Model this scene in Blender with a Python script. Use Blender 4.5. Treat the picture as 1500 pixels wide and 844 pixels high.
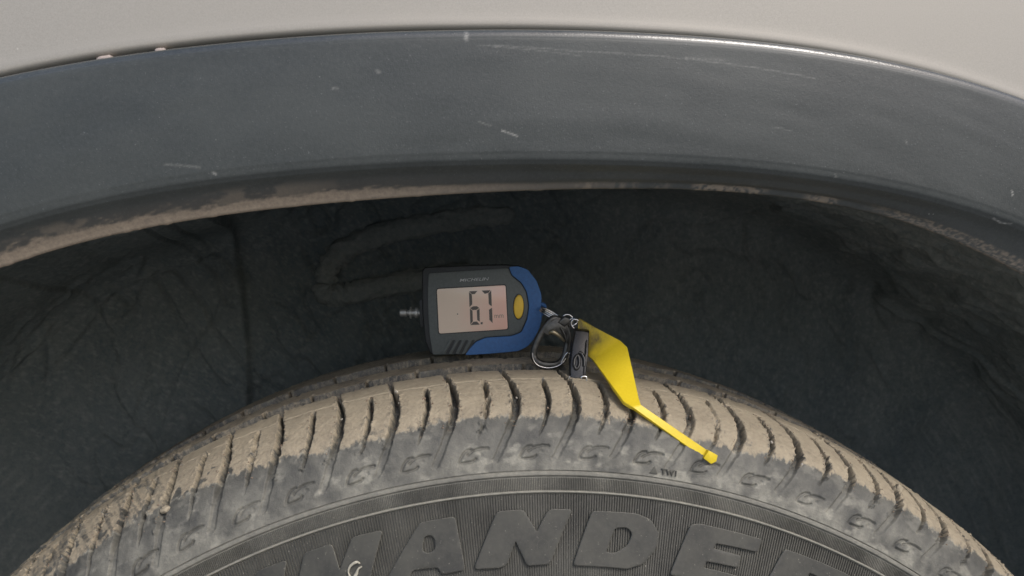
import bpy, bmesh, math, random
import numpy as np
from mathutils import Vector, Matrix, noise as mnoise
R = math.radians
random.seed(4); rng = np.random.RandomState(7)
scene = bpy.context.scene
for o in list(bpy.data.objects): bpy.data.objects.remove(o)

# ------------------------------------------------------------------ camera, light, exposure
cd = bpy.data.cameras.new('camera'); cam = bpy.data.objects.new('camera', cd); scene.collection.objects.link(cam)
cam.location = (-0.0406, -0.3245, 0.3939); cam.rotation_euler = (R(90), 0, -0.0931)
cd.sensor_width = 36; cd.lens = 27.19; cd.clip_start = 0.01; cd.clip_end = 500
cd.dof.use_dof = True; cd.dof.focus_distance = 0.37; cd.dof.aperture_fstop = 17
scene.camera = cam
SUN_EL, SUN_AZ = 46, 145
world = bpy.data.worlds.new('World'); scene.world = world; world.use_nodes = True
wn = world.node_tree; bg = wn.nodes['Background']
sky = wn.nodes.new('ShaderNodeTexSky'); sky.sky_type = 'NISHITA'; sky.sun_disc = False
sky.sun_elevation = R(SUN_EL); sky.sun_rotation = R(SUN_AZ); sky.dust_density = 3.0; sky.air_density = .85; sky.ozone_density = .9
wn.links.new(sky.outputs[0], bg.inputs[0]); bg.inputs[1].default_value = 0.15
sl = bpy.data.lights.new('sun', 'SUN'); sl.energy = 1.05; sl.angle = R(10); sl.color = (1, .975, .935)
sun = bpy.data.objects.new('sun', sl); scene.collection.objects.link(sun)
sd = Vector((math.sin(R(SUN_AZ))*math.cos(R(SUN_EL)), math.cos(R(SUN_AZ))*math.cos(R(SUN_EL)), math.sin(R(SUN_EL))))
sun.rotation_euler = sd.to_track_quat('Z', 'Y').to_euler()
scene.view_settings.view_transform = 'Standard'; scene.view_settings.look = 'None'
scene.view_settings.exposure = 0.24; scene.view_settings.gamma = 1

# ------------------------------------------------------------------ helpers
def link(o, parent=None):
    scene.collection.objects.link(o)
    if parent: o.parent = parent
    return o
def tag(o, label=None, cat=None, group=None, kind=None):
    for k, v in (('label', label), ('category', cat), ('group', group), ('kind', kind)):
        if v: o[k] = v
    return o
def empty(name, loc=(0, 0, 0), rz=0):
    o = bpy.data.objects.new(name, None); o.location = loc; o.rotation_euler = (0, 0, rz); o.empty_display_size = .02
    return link(o)
def shade(me, ang=35):
    me.polygons.foreach_set('use_smooth', [True]*len(me.polygons))
    if ang: me.set_sharp_from_angle(angle=R(ang))
def np_mesh(name, V, F, mat, parent=None, attrs=None, normals=None, ang=None):
    me = bpy.data.meshes.new(name); V = np.asarray(V, np.float32); F = np.asarray(F, np.int32); k = F.shape[1]
    me.vertices.add(len(V)); me.vertices.foreach_set('co', V.ravel())
    me.loops.add(F.size); me.loops.foreach_set('vertex_index', F.ravel())
    me.polygons.add(len(F)); me.polygons.foreach_set('loop_start', np.arange(0, F.size, k, dtype=np.int32))
    me.update(calc_edges=True); me.validate()
    shade(me, ang)
    for n, a in (attrs or {}).items():
        at = me.attributes.new(n, 'FLOAT', 'POINT'); at.data.foreach_set('value', np.asarray(a, np.float32).ravel())
    if normals is not None: me.normals_split_custom_set_from_vertices(np.asarray(normals, np.float32).reshape(-1, 3).tolist())
    me.materials.append(mat)
    return link(bpy.data.objects.new(name, me), parent)
def grid_faces(nr, nc, mask=None):
    i = np.arange((nr-1)*(nc-1)); a = i//(nc-1)*nc + i % (nc-1)
    F = np.stack([a, a+1, a+nc+1, a+nc], 1)
    return F if mask is None else F[mask.ravel()]
def sub_mesh(name, V, F, N, A, mat, parent):
    u, inv = np.unique(F, return_inverse=True)
    return np_mesh(name, V[u], inv.reshape(F.shape), mat, parent, {k: a[u] for k, a in A.items()}, N[u])
def grid_normals(P):
    du = np.gradient(P, axis=1); dv = np.gradient(P, axis=0); n = np.cross(du, dv)
    return n/np.maximum(np.linalg.norm(n, axis=2, keepdims=True), 1e-12)
LAT = rng.rand(256, 256)
def vnoise(x, y, seed=0):
    x = x+seed*17.37; y = y+seed*9.71; xi = np.floor(x).astype(int); yi = np.floor(y).astype(int)
    fx = x-xi; fy = y-yi; fx = fx*fx*(3-2*fx); fy = fy*fy*(3-2*fy)
    g = lambda a, b: LAT[a & 255, b & 255]
    return (g(xi, yi)*(1-fx)+g(xi+1, yi)*fx)*(1-fy)+(g(xi, yi+1)*(1-fx)+g(xi+1, yi+1)*fx)*fy
def fbm(x, y, o=4, seed=0):
    s = 0; a = .5; t = 0
    for k in range(o): s = s+a*vnoise(x*2**k, y*2**k, seed+k*3); t += a; a *= .55
    return s/t
def sstep(a, b, x):
    t = np.clip((x-a)/(b-a), 0, 1); return t*t*(3-2*t)
def catmull(P, n=16, closed=False):
    P = np.asarray(P, float)
    Q = np.vstack([P[-1:], P, P[:2]]) if closed else np.vstack([2*P[0]-P[1], P, 2*P[-1]-P[-2]])
    out = []
    t = np.linspace(0, 1, n, endpoint=False)[:, None]
    for i in range(1, len(Q)-2):
        a, b, c, d = Q[i-1:i+3]
        out.append(.5*((2*b)+(c-a)*t+(2*a-5*b+4*c-d)*t*t+(-a+3*b-3*c+d)*t**3))
    out = np.vstack(out)
    return out if closed else np.vstack([out, P[-1:]])
def resample(P, step):
    P = np.asarray(P); s = np.r_[0, np.cumsum(np.linalg.norm(np.diff(P, axis=0), axis=1))]
    t = np.linspace(0, s[-1], max(2, int(s[-1]/step)+1))
    return np.stack([np.interp(t, s, P[:, k]) for k in range(P.shape[1])], 1)
def round_poly(pts, rad, n=5):
    out = []; N = len(pts)
    for i in range(N):
        p = Vector(pts[i]); a = Vector(pts[i-1])-p; b = Vector(pts[(i+1) % N])-p
        r = rad[i] if isinstance(rad, (list, tuple)) else rad
        d = min(r, a.length*.45, b.length*.45)
        A = p+a.normalized()*d; B = p+b.normalized()*d
        for k in range(n+1):
            t = k/n; out.append(tuple(A*(1-t)**2+p*2*t*(1-t)+B*t*t))
    return out
def prism(name, pts, y0, y1, mat, parent=None, bev=0, seg=2, sx=1, both=False):
    """outline in local x,z (mm) pushed from y0 (front) to y1 (back), front rim bevelled"""
    bm = bmesh.new()
    f = [bm.verts.new((x*.001, y0*.001, z*.001)) for x, z in pts]; b = [bm.verts.new((x*.001, y1*.001, z*.001)) for x, z in pts]
    n = len(pts); ff = bm.faces.new(f); bb = bm.faces.new(b[::-1])
    for i in range(n): bm.faces.new((f[i], b[i], b[(i+1) % n], f[(i+1) % n]))
    bmesh.ops.recalc_face_normals(bm, faces=bm.faces)
    if bev:
        es = list(ff.edges)+(list(bb.edges) if both else [])
        bmesh.ops.bevel(bm, geom=es, offset=bev*.001, segments=seg, profile=.5, affect='EDGES', clamp_overlap=True)
    me = bpy.data.meshes.new(name); bm.to_mesh(me); bm.free(); shade(me, 40); me.materials.append(mat)
    return link(bpy.data.objects.new(name, me), parent)
def tube(name, path, rad, mat, parent=None, closed=False, n=10, flat=1.0, smooth=8, axis=(0, 1, 0)):
    P = catmull(path, smooth, closed) if smooth else np.asarray(path, float)
    m = len(P); T = np.roll(P, -1, 0)-np.roll(P, 1, 0)
    if not closed: T[0] = P[1]-P[0]; T[-1] = P[-1]-P[-2]
    T /= np.linalg.norm(T, axis=1, keepdims=True); A = np.array(axis, float)
    U = np.cross(T, A); U /= np.maximum(np.linalg.norm(U, axis=1, keepdims=True), 1e-9); W = np.cross(T, U)
    rr = np.interp(np.linspace(0, 1, m), np.linspace(0, 1, len(np.atleast_1d(rad))), np.atleast_1d(rad))
    a = np.linspace(0, 2*np.pi, n, endpoint=False)
    V = P[:, None]+rr[:, None, None]*(np.cos(a)[None, :, None]*U[:, None]+flat*np.sin(a)[None, :, None]*W[:, None])
    V = V.reshape(-1, 3); F = []
    for i in range(m if closed else m-1):
        j = (i+1) % m
        for k in range(n): F.append((i*n+k, i*n+(k+1) % n, j*n+(k+1) % n, j*n+k))
    if not closed:
        c0 = len(V); V = np.vstack([V, P[0], P[-1]])
        for k in range(n): F.append((c0, (k+1) % n, k, k)); F.append((c0+1, (m-1)*n+k, (m-1)*n+(k+1) % n, (m-1)*n+(k+1) % n))
    F = [tuple(dict.fromkeys(f)) for f in F]
    me = bpy.data.meshes.new(name); me.from_pydata(V.tolist(), [], F); shade(me, 60); me.materials.append(mat)
    return link(bpy.data.objects.new(name, me), parent)
def lathe(name, prof, mat, parent=None, n=24, axis='x', origin=(0, 0, 0)):
    """prof: (along, radius) in mm about a local axis"""
    V = []; F = []
    for a, r in prof:
        for k in range(n):
            t = 2*math.pi*k/n; c, s = r*math.cos(t), r*math.sin(t)
            V.append(((a, c, s) if axis == 'x' else (c, a, s)))
    m = len(prof)
    for i in range(m-1):
        for k in range(n): F.append((i*n+k, i*n+(k+1) % n, (i+1)*n+(k+1) % n, (i+1)*n+k))
    F.append(tuple(range(n))[::-1]); F.append(tuple((m-1)*n+k for k in range(n)))
    me = bpy.data.meshes.new(name); me.from_pydata([tuple(v*.001+o for v, o in zip(p, origin)) for p in V], [], F)
    bm = bmesh.new(); bm.from_mesh(me); bmesh.ops.recalc_face_normals(bm, faces=bm.faces); bm.to_mesh(me); bm.free()
    shade(me, 40); me.materials.append(mat)
    return link(bpy.data.objects.new(name, me), parent)
def curve_mesh(splines, extrude, bevel=0, text=None, size=1, shear=0, spacing=1, offset=0):
    """flat outlines (holes allowed) or text -> triangulated solid mesh in local x,y; depth in z"""
    if text is None:
        cu = bpy.data.curves.new('outline', 'CURVE'); cu.dimensions = '2D'; cu.fill_mode = 'BOTH'
        for pts in splines:
            s = cu.splines.new('POLY'); s.points.add(len(pts)-1)
            for p, q in zip(s.points, pts): p.co = (q[0], q[1], 0, 1)
            s.use_cyclic_u = True
    else:
        cu = bpy.data.curves.new('outline', 'FONT'); cu.body = text; cu.size = size; cu.shear = shear; cu.space_character = spacing; cu.offset = offset
        cu.resolution_u = 3
    cu.extrude = extrude; cu.bevel_depth = bevel; cu.bevel_resolution = 1
    o = bpy.data.objects.new('outline', cu); scene.collection.objects.link(o)
    dg = bpy.context.evaluated_depsgraph_get(); me = bpy.data.meshes.new_from_object(o.evaluated_get(dg))
    bpy.data.objects.remove(o); bpy.data.curves.remove(cu)
    return me

# ------------------------------------------------------------------ materials
class NT:
    def __init__(s, name):
        s.m = bpy.data.materials.new(name); s.m.use_nodes = True; s.t = s.m.node_tree; s.b = s.t.nodes['Principled BSDF']
    def n(s, typ, **kw):
        x = s.t.nodes.new(typ)
        for k, v in kw.items():
            if k.startswith('i_'): x.inputs[k[2:].replace('_', ' ')].default_value = v
            else: setattr(x, k, v)
        return x
    def l(s, a, b): s.t.links.new(a, b)
    def set(s, **kw):
        for k, v in kw.items(): s.b.inputs[k.replace('_', ' ')].default_value = v
    def obj(s): return s.n('ShaderNodeTexCoord').outputs['Object']
    def noise(s, sc, det=4, rough=.6, vec=None, stretch=None):
        x = s.n('ShaderNodeTexNoise'); x.inputs['Scale'].default_value = sc; x.inputs['Detail'].default_value = det; x.inputs['Roughness'].default_value = rough
        v = vec or s.obj()
        if stretch:
            mp = s.n('ShaderNodeMapping'); mp.inputs['Scale'].default_value = stretch; s.l(v, mp.inputs[0]); v = mp.outputs[0]
        s.l(v, x.inputs['Vector']); return x.outputs['Fac']
    def ramp(s, f, *st):
        x = s.n('ShaderNodeValToRGB'); e = x.color_ramp.elements
        while len(e) < len(st): e.new(.5)
        for q, (p, c) in zip(e, st): q.position = p; q.color = (c, c, c, 1) if not isinstance(c, tuple) else (*c, 1)
        s.l(f, x.inputs[0]); return x.outputs[0]
    def mix(s, f, a, b, blend='MIX'):
        x = s.n('ShaderNodeMix', data_type='RGBA', blend_type=blend)
        for sock, v in ((x.inputs[0], f), (x.inputs[6], a), (x.inputs[7], b)):
            if isinstance(v, (int, float)): sock.default_value = v
            elif isinstance(v, tuple): sock.default_value = (*v, 1)
            else: s.l(v, sock)
        return x.outputs[2]
    def math(s, op, a, b=0.0):
        x = s.n('ShaderNodeMath', operation=op)
        for sock, v in ((x.inputs[0], a), (x.inputs[1], b)):
            if isinstance(v, (int, float)): sock.default_value = v
            else: s.l(v, sock)
        return x.outputs[0]
    def attr(s, name): return s.n('ShaderNodeAttribute', attribute_name=name).outputs['Fac']
    def bump(s, h, strength=.3, dist=.0003):
        x = s.n('ShaderNodeBump'); x.inputs['Strength'].default_value = strength; x.inputs['Distance'].default_value = dist
        s.l(h, x.inputs['Height']); s.l(x.outputs[0], s.b.inputs['Normal'])
def mat_rubber(name, base=(.072, .072, .066)):
    t = NT(name); d = t.attr('dust'); f = t.attr('film')
    n1 = t.noise(60, 5, .65); n2 = t.noise(420, 5, .7); n3 = t.noise(1500, 3, .7)
    d = t.ramp(t.math('ADD', d, t.math('ADD', t.math('MULTIPLY', t.math('SUBTRACT', n2, .5), 1.1), t.math('MULTIPLY', t.math('SUBTRACT', n3, .5), .7))), (.22, 0.), (.78, 1.))
    dustc = t.mix(t.ramp(n1, (.35, 0.), (.68, 1.)), (.375, .318, .228), (.265, .224, .162))
    dustc = t.mix(t.ramp(n2, (.35, .0), (.75, .6)), dustc, (.47, .405, .295))
    dustc = t.mix(t.ramp(n3, (.62, .0), (.72, .5)), dustc, (.20, .15, .11))
    rub = t.mix(t.ramp(n1, (.3, 0.), (.7, 1.)), base, tuple(c*.8 for c in base))
    rub = t.mix(t.math('MULTIPLY', f, t.ramp(n2, (.25, .45), (.75, 1.))), rub, (.36, .345, .285))
    rub = t.mix(t.ramp(n3, (.66, 0.), (.76, .35)), rub, (.28, .27, .24))
    t.l(t.mix(d, rub, dustc), t.b.inputs['Base Color'])
    t.l(t.math('ADD', t.math('MULTIPLY', d, .3), t.ramp(n2, (.3, .5), (.7, .62))), t.b.inputs['Roughness'])
    t.set(Specular_IOR_Level=.4); t.bump(t.math('ADD', n2, t.math('MULTIPLY', n3, .6)), .8, .0004)
    return t.m
M_tyre = mat_rubber('dusty_rubber')
def mat_side(name='sidewall_rubber', k=1.0):
    t = NT(name); n1 = t.noise(45, 5, .65); n2 = t.noise(500, 5, .7); n3 = t.noise(1300, 2, .6)
    c = t.mix(t.ramp(n1, (.3, 0.), (.72, 1.)), tuple(v*k for v in (.058, .057, .049)), tuple(v*k for v in (.12, .116, .095)))
    c = t.mix(t.ramp(n2, (.5, 0.), (.8, .5*k)), c, (.19, .18, .155))
    c = t.mix(t.ramp(n3, (.69, 0.), (.74, .8)), c, (.42, .39, .33))
    t.l(c, t.b.inputs['Base Color']); t.set(Roughness=.62, Specular_IOR_Level=.4); t.bump(n2, .3, .0002); return t.m
M_side = mat_side(); M_coarse = mat_side('coarse_band_rubber', .80)
def mat_letter():
    t = NT('raised_letter_rubber'); n1 = t.noise(60, 5, .65); n2 = t.noise(600, 4, .7); n3 = t.noise(900, 2, .6)
    c = t.mix(t.ramp(n1, (.35, 0.), (.7, 1.)), (.042, .042, .037), (.082, .08, .066))
    c = t.mix(t.ramp(n3, (.68, 0.), (.74, .6)), c, (.30, .28, .23))
    c = t.mix(t.ramp(n2, (.45, 0.), (.8, .4)), c, (.10, .095, .08))
    t.l(c, t.b.inputs['Base Color']); t.set(Roughness=.55, Specular_IOR_Level=.45); t.bump(n2, .25, .0002); return t.m
M_letter = mat_letter()
M_worn = None
def mat_trim():
    t = NT('trim_plastic'); n1 = t.noise(16, 5, .62, stretch=(1, 1, 1.6)); n2 = t.noise(700, 4, .7); n3 = t.noise(1700, 2, .5); n4 = t.noise(260, 2, .5)
    w = t.attr('wear'); d = t.attr('dust'); g = t.attr('dirt')
    c = t.mix(t.ramp(n1, (.33, 0.), (.67, 1.)), (.033, .039, .038), (.055, .062, .059))
    c = t.mix(t.ramp(n2, (.4, 0.), (.8, .35)), c, (.095, .103, .10))
    c = t.mix(t.ramp(n3, (.69, 0.), (.75, .55)), c, (.2, .21, .21))
    c = t.mix(t.ramp(n4, (.79, 0.), (.82, .6)), c, (.4, .4, .38))
    c = t.mix(g, c, (.075, .066, .055))
    c = t.mix(w, c, (.5, .49, .45))
    dc = t.mix(t.ramp(n2, (.3, 0.), (.75, 1.)), (.33, .27, .20), (.21, .17, .13))
    c = t.mix(d, c, dc)
    t.l(c, t.b.inputs['Base Color'])
    t.l(t.math('SUBTRACT', t.math('ADD', t.ramp(n1, (.25, .42), (.75, .52)), t.math('MULTIPLY', t.math('ADD', d, g), .3)), t.math('MULTIPLY', t.attr('polish'), .25)), t.b.inputs['Roughness'])
    t.l(t.math('ADD', .5, t.math('MULTIPLY', t.attr('polish'), .5)), t.b.inputs['Specular IOR Level']); t.bump(t.math('ADD', n2, n3), .32, .0002); return t.m
M_trim = mat_trim()
def mat_paint():
    t = NT('champagne_paint'); n1 = t.noise(2200, 3, .7); n2 = t.noise(12, 3, .5); n3 = t.noise(500, 2, .5)
    c = t.mix(t.ramp(n1, (.35, 0.), (.65, 1.)), (.35, .33, .285), (.42, .395, .35))
    c = t.mix(t.ramp(n2, (.35, 0.), (.7, .35)), c, (.41, .38, .325))
    c = t.mix(t.ramp(n3, (.76, 0.), (.8, .5)), c, (.7, .68, .62))
    c = t.mix(t.attr('darkening'), c, (.16, .155, .13))
    t.l(c, t.b.inputs['Base Color']); t.set(Metallic=.12, Roughness=.55, Coat_Weight=.25, Coat_Roughness=.3); return t.m
M_paint = mat_paint()
def mat_liner():
    t = NT('felt_liner'); n1 = t.noise(22, 5, .65); n2 = t.noise(260, 6, .8); n3 = t.noise(60, 5, .75, stretch=(1, 1, .35)); d = t.attr('dust')
    c = t.mix(t.ramp(n1, (.3, 0.), (.7, 1.)), (.085, .118, .130), (.135, .165, .165))
    c = t.mix(t.ramp(n2, (.4, 0.), (.75, .75)), c, (.21, .22, .205))
    c = t.mix(t.ramp(n3, (.45, 0.), (.8, .5)), c, (.19, .215, .22))
    c = t.mix(t.math('MULTIPLY', d, t.ramp(n2, (.3, .35), (.7, 1.))), c, (.40, .41, .37))  # mask carries dust and the painted light of the right side
    t.l(c, t.b.inputs['Base Color']); t.set(Roughness=.95, Specular_IOR_Level=.15); t.bump(n2, .9, .0015); return t.m
M_liner = mat_liner()
def simple(name, col, rough=.5, metal=0, nsc=400, var=.15, spec=.5, coat=0, bump=.1, emis=None):
    t = NT(name); n = t.noise(nsc, 4, .65)
    t.l(t.mix(t.ramp(n, (.3, 0.), (.7, 1.)), tuple(c*(1-var) for c in col), tuple(min(1, c*(1+var)) for c in col)), t.b.inputs['Base Color'])
    t.l(t.ramp(n, (.3, max(0, rough-.06)), (.7, min(1, rough+.06))), t.b.inputs['Roughness'])
    t.set(Metallic=metal, Specular_IOR_Level=spec, Coat_Weight=coat); t.bump(n, bump, .0002); return t.m
M_worn = simple('worn_rubber_rim', (.19, .185, .155), .7, nsc=900, var=.6)
M_case = simple('case_black', (.018, .02, .02), .45)
M_face = simple('face_charcoal', (.10, .112, .106), .5, nsc=900)
M_blue = simple('blue_rubber', (.045, .135, .33), .6, nsc=700, bump=.2)
def mat_lcd():
    t = NT('lcd_glass'); tc = t.n('ShaderNodeTexCoord'); sp = t.n('ShaderNodeSeparateXYZ'); t.l(tc.outputs['Object'], sp.inputs[0])
    n = t.noise(40, 3, .5); n2 = t.noise(1500, 2, .6)
    f = t.math('ADD', t.math('MULTIPLY', sp.outputs[0], 22.0), n)
    c = t.mix(t.ramp(f, (.2, 0.), (.9, 1.)), (.80, .64, .49), (.88, .50, .385))
    c = t.mix(t.ramp(n2, (.4, 0.), (.7, .12)), c, (.9, .75, .65))
    t.l(c, t.b.inputs['Base Color']); t.set(Roughness=.3, Specular_IOR_Level=.5, Coat_Weight=.8, Coat_Roughness=.04); return t.m
M_lcd = mat_lcd()
M_seg = simple('lcd_segment', (.10, .085, .07), .4)
M_unit = simple('lcd_unit_print', (.30, .22, .17), .4)
M_button = simple('yellow_button', (.88, .56, .05), .45, bump=.1, var=.08)
M_logo = simple('silver_print', (.42, .43, .42), .5, var=.35, nsc=1200)
M_chrome = simple('chrome', (.75, .74, .72), .16, 1, var=.1)
M_dkmetal = simple('dark_nickel', (.09, .088, .08), .38, .8, var=.5, nsc=250)
M_probe = simple('probe_steel', (.40, .40, .38), .42, .6, var=.3, nsc=600)
M_strap = simple('dark_gloss_leather', (.014, .014, .012), .3, nsc=260, var=.7, spec=.6, bump=.4)
M_gate = simple('brass_gate', (.42, .36, .24), .35, .8)
def mat_yellow():
    t = NT('yellow_plastic'); n = t.noise(220, 5, .7, stretch=(1, 1, .5)); n2 = t.noise(900, 3, .6); g = t.attr('darkening')
    c = t.mix(t.ramp(n2, (.3, 0.), (.7, 1.)), (.78, .57, .022), (.83, .625, .030))
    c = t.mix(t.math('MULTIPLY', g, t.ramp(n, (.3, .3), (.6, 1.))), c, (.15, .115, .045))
    t.l(c, t.b.inputs['Base Color']); t.set(Roughness=.42, Specular_IOR_Level=.45, Subsurface_Weight=.0); t.bump(n2, .1, .0001); return t.m
M_yellow = mat_yellow()
M_stone = simple('pale_stone', (.50, .46, .39), .8, nsc=900, var=.3, bump=.4)
M_crumb = simple('dry_soil', (.24, .18, .13), .95, nsc=700, var=.4, bump=.4)
M_mud = simple('caked_dust', (.36, .31, .225), .95, nsc=700, var=.2, bump=.4)
M_putty = simple('pale_sealant', (.40, .34, .305), .7, nsc=500, var=.12, bump=.3)
M_husk = simple('dry_husk', (.48, .45, .36), .6, nsc=900, var=.2)
M_seed = simple('tan_seed', (.55, .40, .25), .6, nsc=900, var=.25)
M_rim = simple('rim_metal', (.35, .35, .36), .4, .9)
M_ground = simple('concrete_ground', (.30, .30, .285), .9, nsc=30, var=.15, bump=.5)  # unseen concrete ground, pale tone chosen to bounce light into the arch

# ------------------------------------------------------------------ ground
gm = np_mesh('ground', [(-200, -200, -.357), (200, -200, -.357), (200, 200, -.357), (-200, 200, -.357)], [(0, 1, 2, 3)], M_ground)
tag(gm, kind='structure')

car = empty('parked_car', (0, 0, -.357))
tag(car, 'champagne silver car with black plastic wheel arch trim over a dusty tyre', 'car')
root_off = Vector((0, 0, .357))
def part(o, parent=car):
    o.parent = parent
    if parent is car: o.location = o.location+root_off
    return o

# ------------------------------------------------------------------ arch radii (m) against angle (deg) about the wheel centre
G = np.arange(-28, 33, 4)
RL = np.array([.4528, .4489, .4444, .44, .4364, .434, .4331, .4337, .4357, .4389, .4427, .4466, .4498, .4512, .4516, .4516])
RC = np.array([.4636, .4596, .4551, .4507, .4469, .4442, .4426, .4424, .4435, .4459, .4494, .4535, .458, .4622, .4654, .467])
RT = np.array([.5231, .5176, .5121, .5071, .5031, .5003, .4988, .4988, .5001, .5027, .5063, .5105, .5148, .5186, .5214, .5225])
def arch(T, th):
    tt = np.r_[-100, -60, -36, G, 40, 60, 100]; vv = np.r_[T[0]+.012, T[0]+.012, T[0]+.008, T, T[-1]+.002, T[-1]+.003, T[-1]+.003]
    fine = catmull(np.stack([tt, vv], 1), 12); return np.interp(th, fine[:, 0], fine[:, 1])
TH = np.r_[np.arange(-100, -32, 1.0), np.arange(-32, 34, .075), np.arange(34, 101, 1.0)]
def ring(th, r, y):
    th, r, y = np.broadcast_arrays(np.asarray(th, float), r, y)
    return np.stack([r*np.sin(np.radians(th)), y, r*np.cos(np.radians(th))], -1)
# trim section: (blend lip->crease->top 0..2, radial offset, y)
SEC = [(0, .013, .004), (0, .009, -.004), (0, .003, -.0095), (0, .0002, -.0114), (0, .0004, -.0128), (0, .0022, -.0139), (.45, 0, -.0158), (.75, 0, -.0182), (.92, 0, -.0202),
       (1, .0006, -.0220), (1, .0022, -.0231), (1, .005, -.0237), (1.3, 0, -.0243), (1.6, 0, -.0243), (1.85, 0, -.0235), (2, -.0062, -.0229), (2, -.0048, -.02258),
       (2, -.0036, -.0220), (2, -.0030, -.0214), (2, -.0026, -.0206), (2, -.0024, -.0196), (2, -.0018, -.0170), (2, -.0010, -.0120), (2, -.0004, -.005)]
sec = catmull(np.array([(a, b*1000, c*1000) for a, b, c in SEC]), 10)
mid = np.array([.4337, .4424, .4988])*1000
rmid = np.interp(sec[:, 0], [0, 1, 2], mid)+sec[:, 1]
sl_ = np.r_[0, np.cumsum(np.hypot(np.diff(rmid), np.diff(sec[:, 2])))]
tt = np.linspace(0, sl_[-1], 200); sec = np.stack([np.interp(tt, sl_, sec[:, k]) for k in range(3)], 1)
b = sec[:, 0][:, None]; rl, rc, rt = arch(RL, TH)[None], arch(RC, TH)[None], arch(RT, TH)[None]
rr = np.where(b < 1, rl+(rc-rl)*b, rc+(rt-rc)*(b-1))+sec[:, 1][:, None]*.001
yy = sec[:, 2][:, None]*.001+0*rr; tg = TH[None]+0*rr
nz = fbm(tg*.12, rr*60, 3, 5)-.5
yy = yy+nz*.0006
edge = np.exp(-((b-.0)/.25)**2)                      # ragged cut edge of the lip
rr = rr-edge*.0003*np.clip(fbm(tg*1.3, rr*0+3, 3, 8)-.62, 0, 1)*6*(sec[:, 2][:, None] < -5)
# wear: scratches given as (angle, radius mm) strokes
wear = np.zeros_like(rr)
def stroke(A, pts, w, th, r, k=.0082):
    d = np.full(th.shape, 9.)
    X = np.radians(th)*.47*1000; Y = r*1000
    for (a0, r0), (a1, r1) in zip(pts[:-1], pts[1:]):
        x0, x1 = math.radians(a0)*470, math.radians(a1)*470
        dx, dy = x1-x0, r1-r0; t = np.clip(((X-x0)*dx+(Y-r0)*dy)/(dx*dx+dy*dy+1e-9), 0, 1)
        d = np.minimum(d, np.hypot(X-x0-t*dx, Y-r0-t*dy))
    return np.maximum(A, w[1]*np.clip(1.3-d/(w[0]*.8), 0, 1))
for pts, w in [([(-3.02, 489.1), (1.74, 487.1), (6.63, 488.6), (13.0, 491.4)], (.4, .16)), ([(-2.4, 488.5), (1.75, 485.5)], (.35, .14)),
               ([(-2.06, 455.5), (-1.32, 453.3)], (.45, .45)), ([(-3.22, 459.2), (-2.62, 457.5)], (.4, .2)), ([(-18, 462.9), (-16.54, 458.3)], (.6, .16)),
               ([(-16.07, 455.2), (-15.93, 454.3)], (.7, .35)), ([(-3.52, 494.0), (-3.54, 491.4)], (1.1, .4)), ([(-7.7, 481.6), (-7.62, 481)], (.8, .4)),
               ([(24.28, 476.5), (24.41, 474.8)], (.4, .6)), ([(24.1, 463.3), (24.6, 463.1), (25.07, 464.5)], (.35, .5)), ([(11.4, 468.2), (12.4, 468.1)], (.35, .15)),
               ([(6.6, 489.2), (8.6, 490.8)], (.4, .15)), ([(-9.8, 477), (-9.6, 476.8)], (.7, .2)), ([(18.2, 478), (18.3, 477)], (.4, .3)), ([(15.2, 456), (15.3, 455)], (.4, .3))]:
    wear = stroke(wear, pts, w, tg, rr)
wear *= .35+.9*sstep(.3, .7, fbm(tg*14, rr*6000, 3, 3))
lp = np.clip(b, 0, 1)+0*rr                            # 0 at lip edge .. 1 at crease
left = sstep(2, -12, tg); dn = fbm(tg*.8, rr*500, 4, 11)
dn2 = fbm(tg*2.5, rr*1800, 4, 13)
wid = .08+.28*left+(.7*(dn-.5)+.5*(dn2-.5))*left
dust = (1-sstep(wid-.2, wid+.16, lp))*(.35+.65*left)*(b < 1.02)*np.where(tg < 4, 1, .0)
smear = sstep(.50, .62, fbm(tg*.9, lp*3, 4, 21))*sstep(.95, .6, lp)*sstep(-8, -14, tg)*.35*(b < 1)
dust = np.maximum(dust, smear)
rim_r = (1-sstep(.02, .08, lp))*sstep(-2, 4, tg)*sstep(.4, .6, fbm(tg*.7, tg*0, 3, 31))*sstep(.35, .6, fbm(tg*6, rr*900, 3, 32))*.7*sstep(19, 17, tg)*(b < 1)
band_r = (1-sstep(.22, .34, lp+.1*(dn-.5)))*sstep(17.5, 20, tg)*sstep(.3, .75, fbm(tg*7, rr*3500, 4, 33))*.7*(b < 1)
dust = np.clip(np.maximum(np.maximum(dust, rim_r), band_r), 0, 1)
dust = np.where(sec[:, 2][:, None] > -10.5, np.where(b < .5, .3*left, 0), dust)
dirt = np.clip(sstep(.95, .5, b)*(.45*left+.08), 0, 1)
polish = sstep(-.0062, -.0048, (rr-rt))*sstep(1.9, 1.99, b)+0*rr
P = ring(tg, rr, yy)
trim = np_mesh('wheel_arch_trim', P.reshape(-1, 3), grid_faces(*rr.shape), M_trim, None, {'wear': wear, 'dust': dust, 'dirt': dirt, 'polish': polish})
part(trim)

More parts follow.
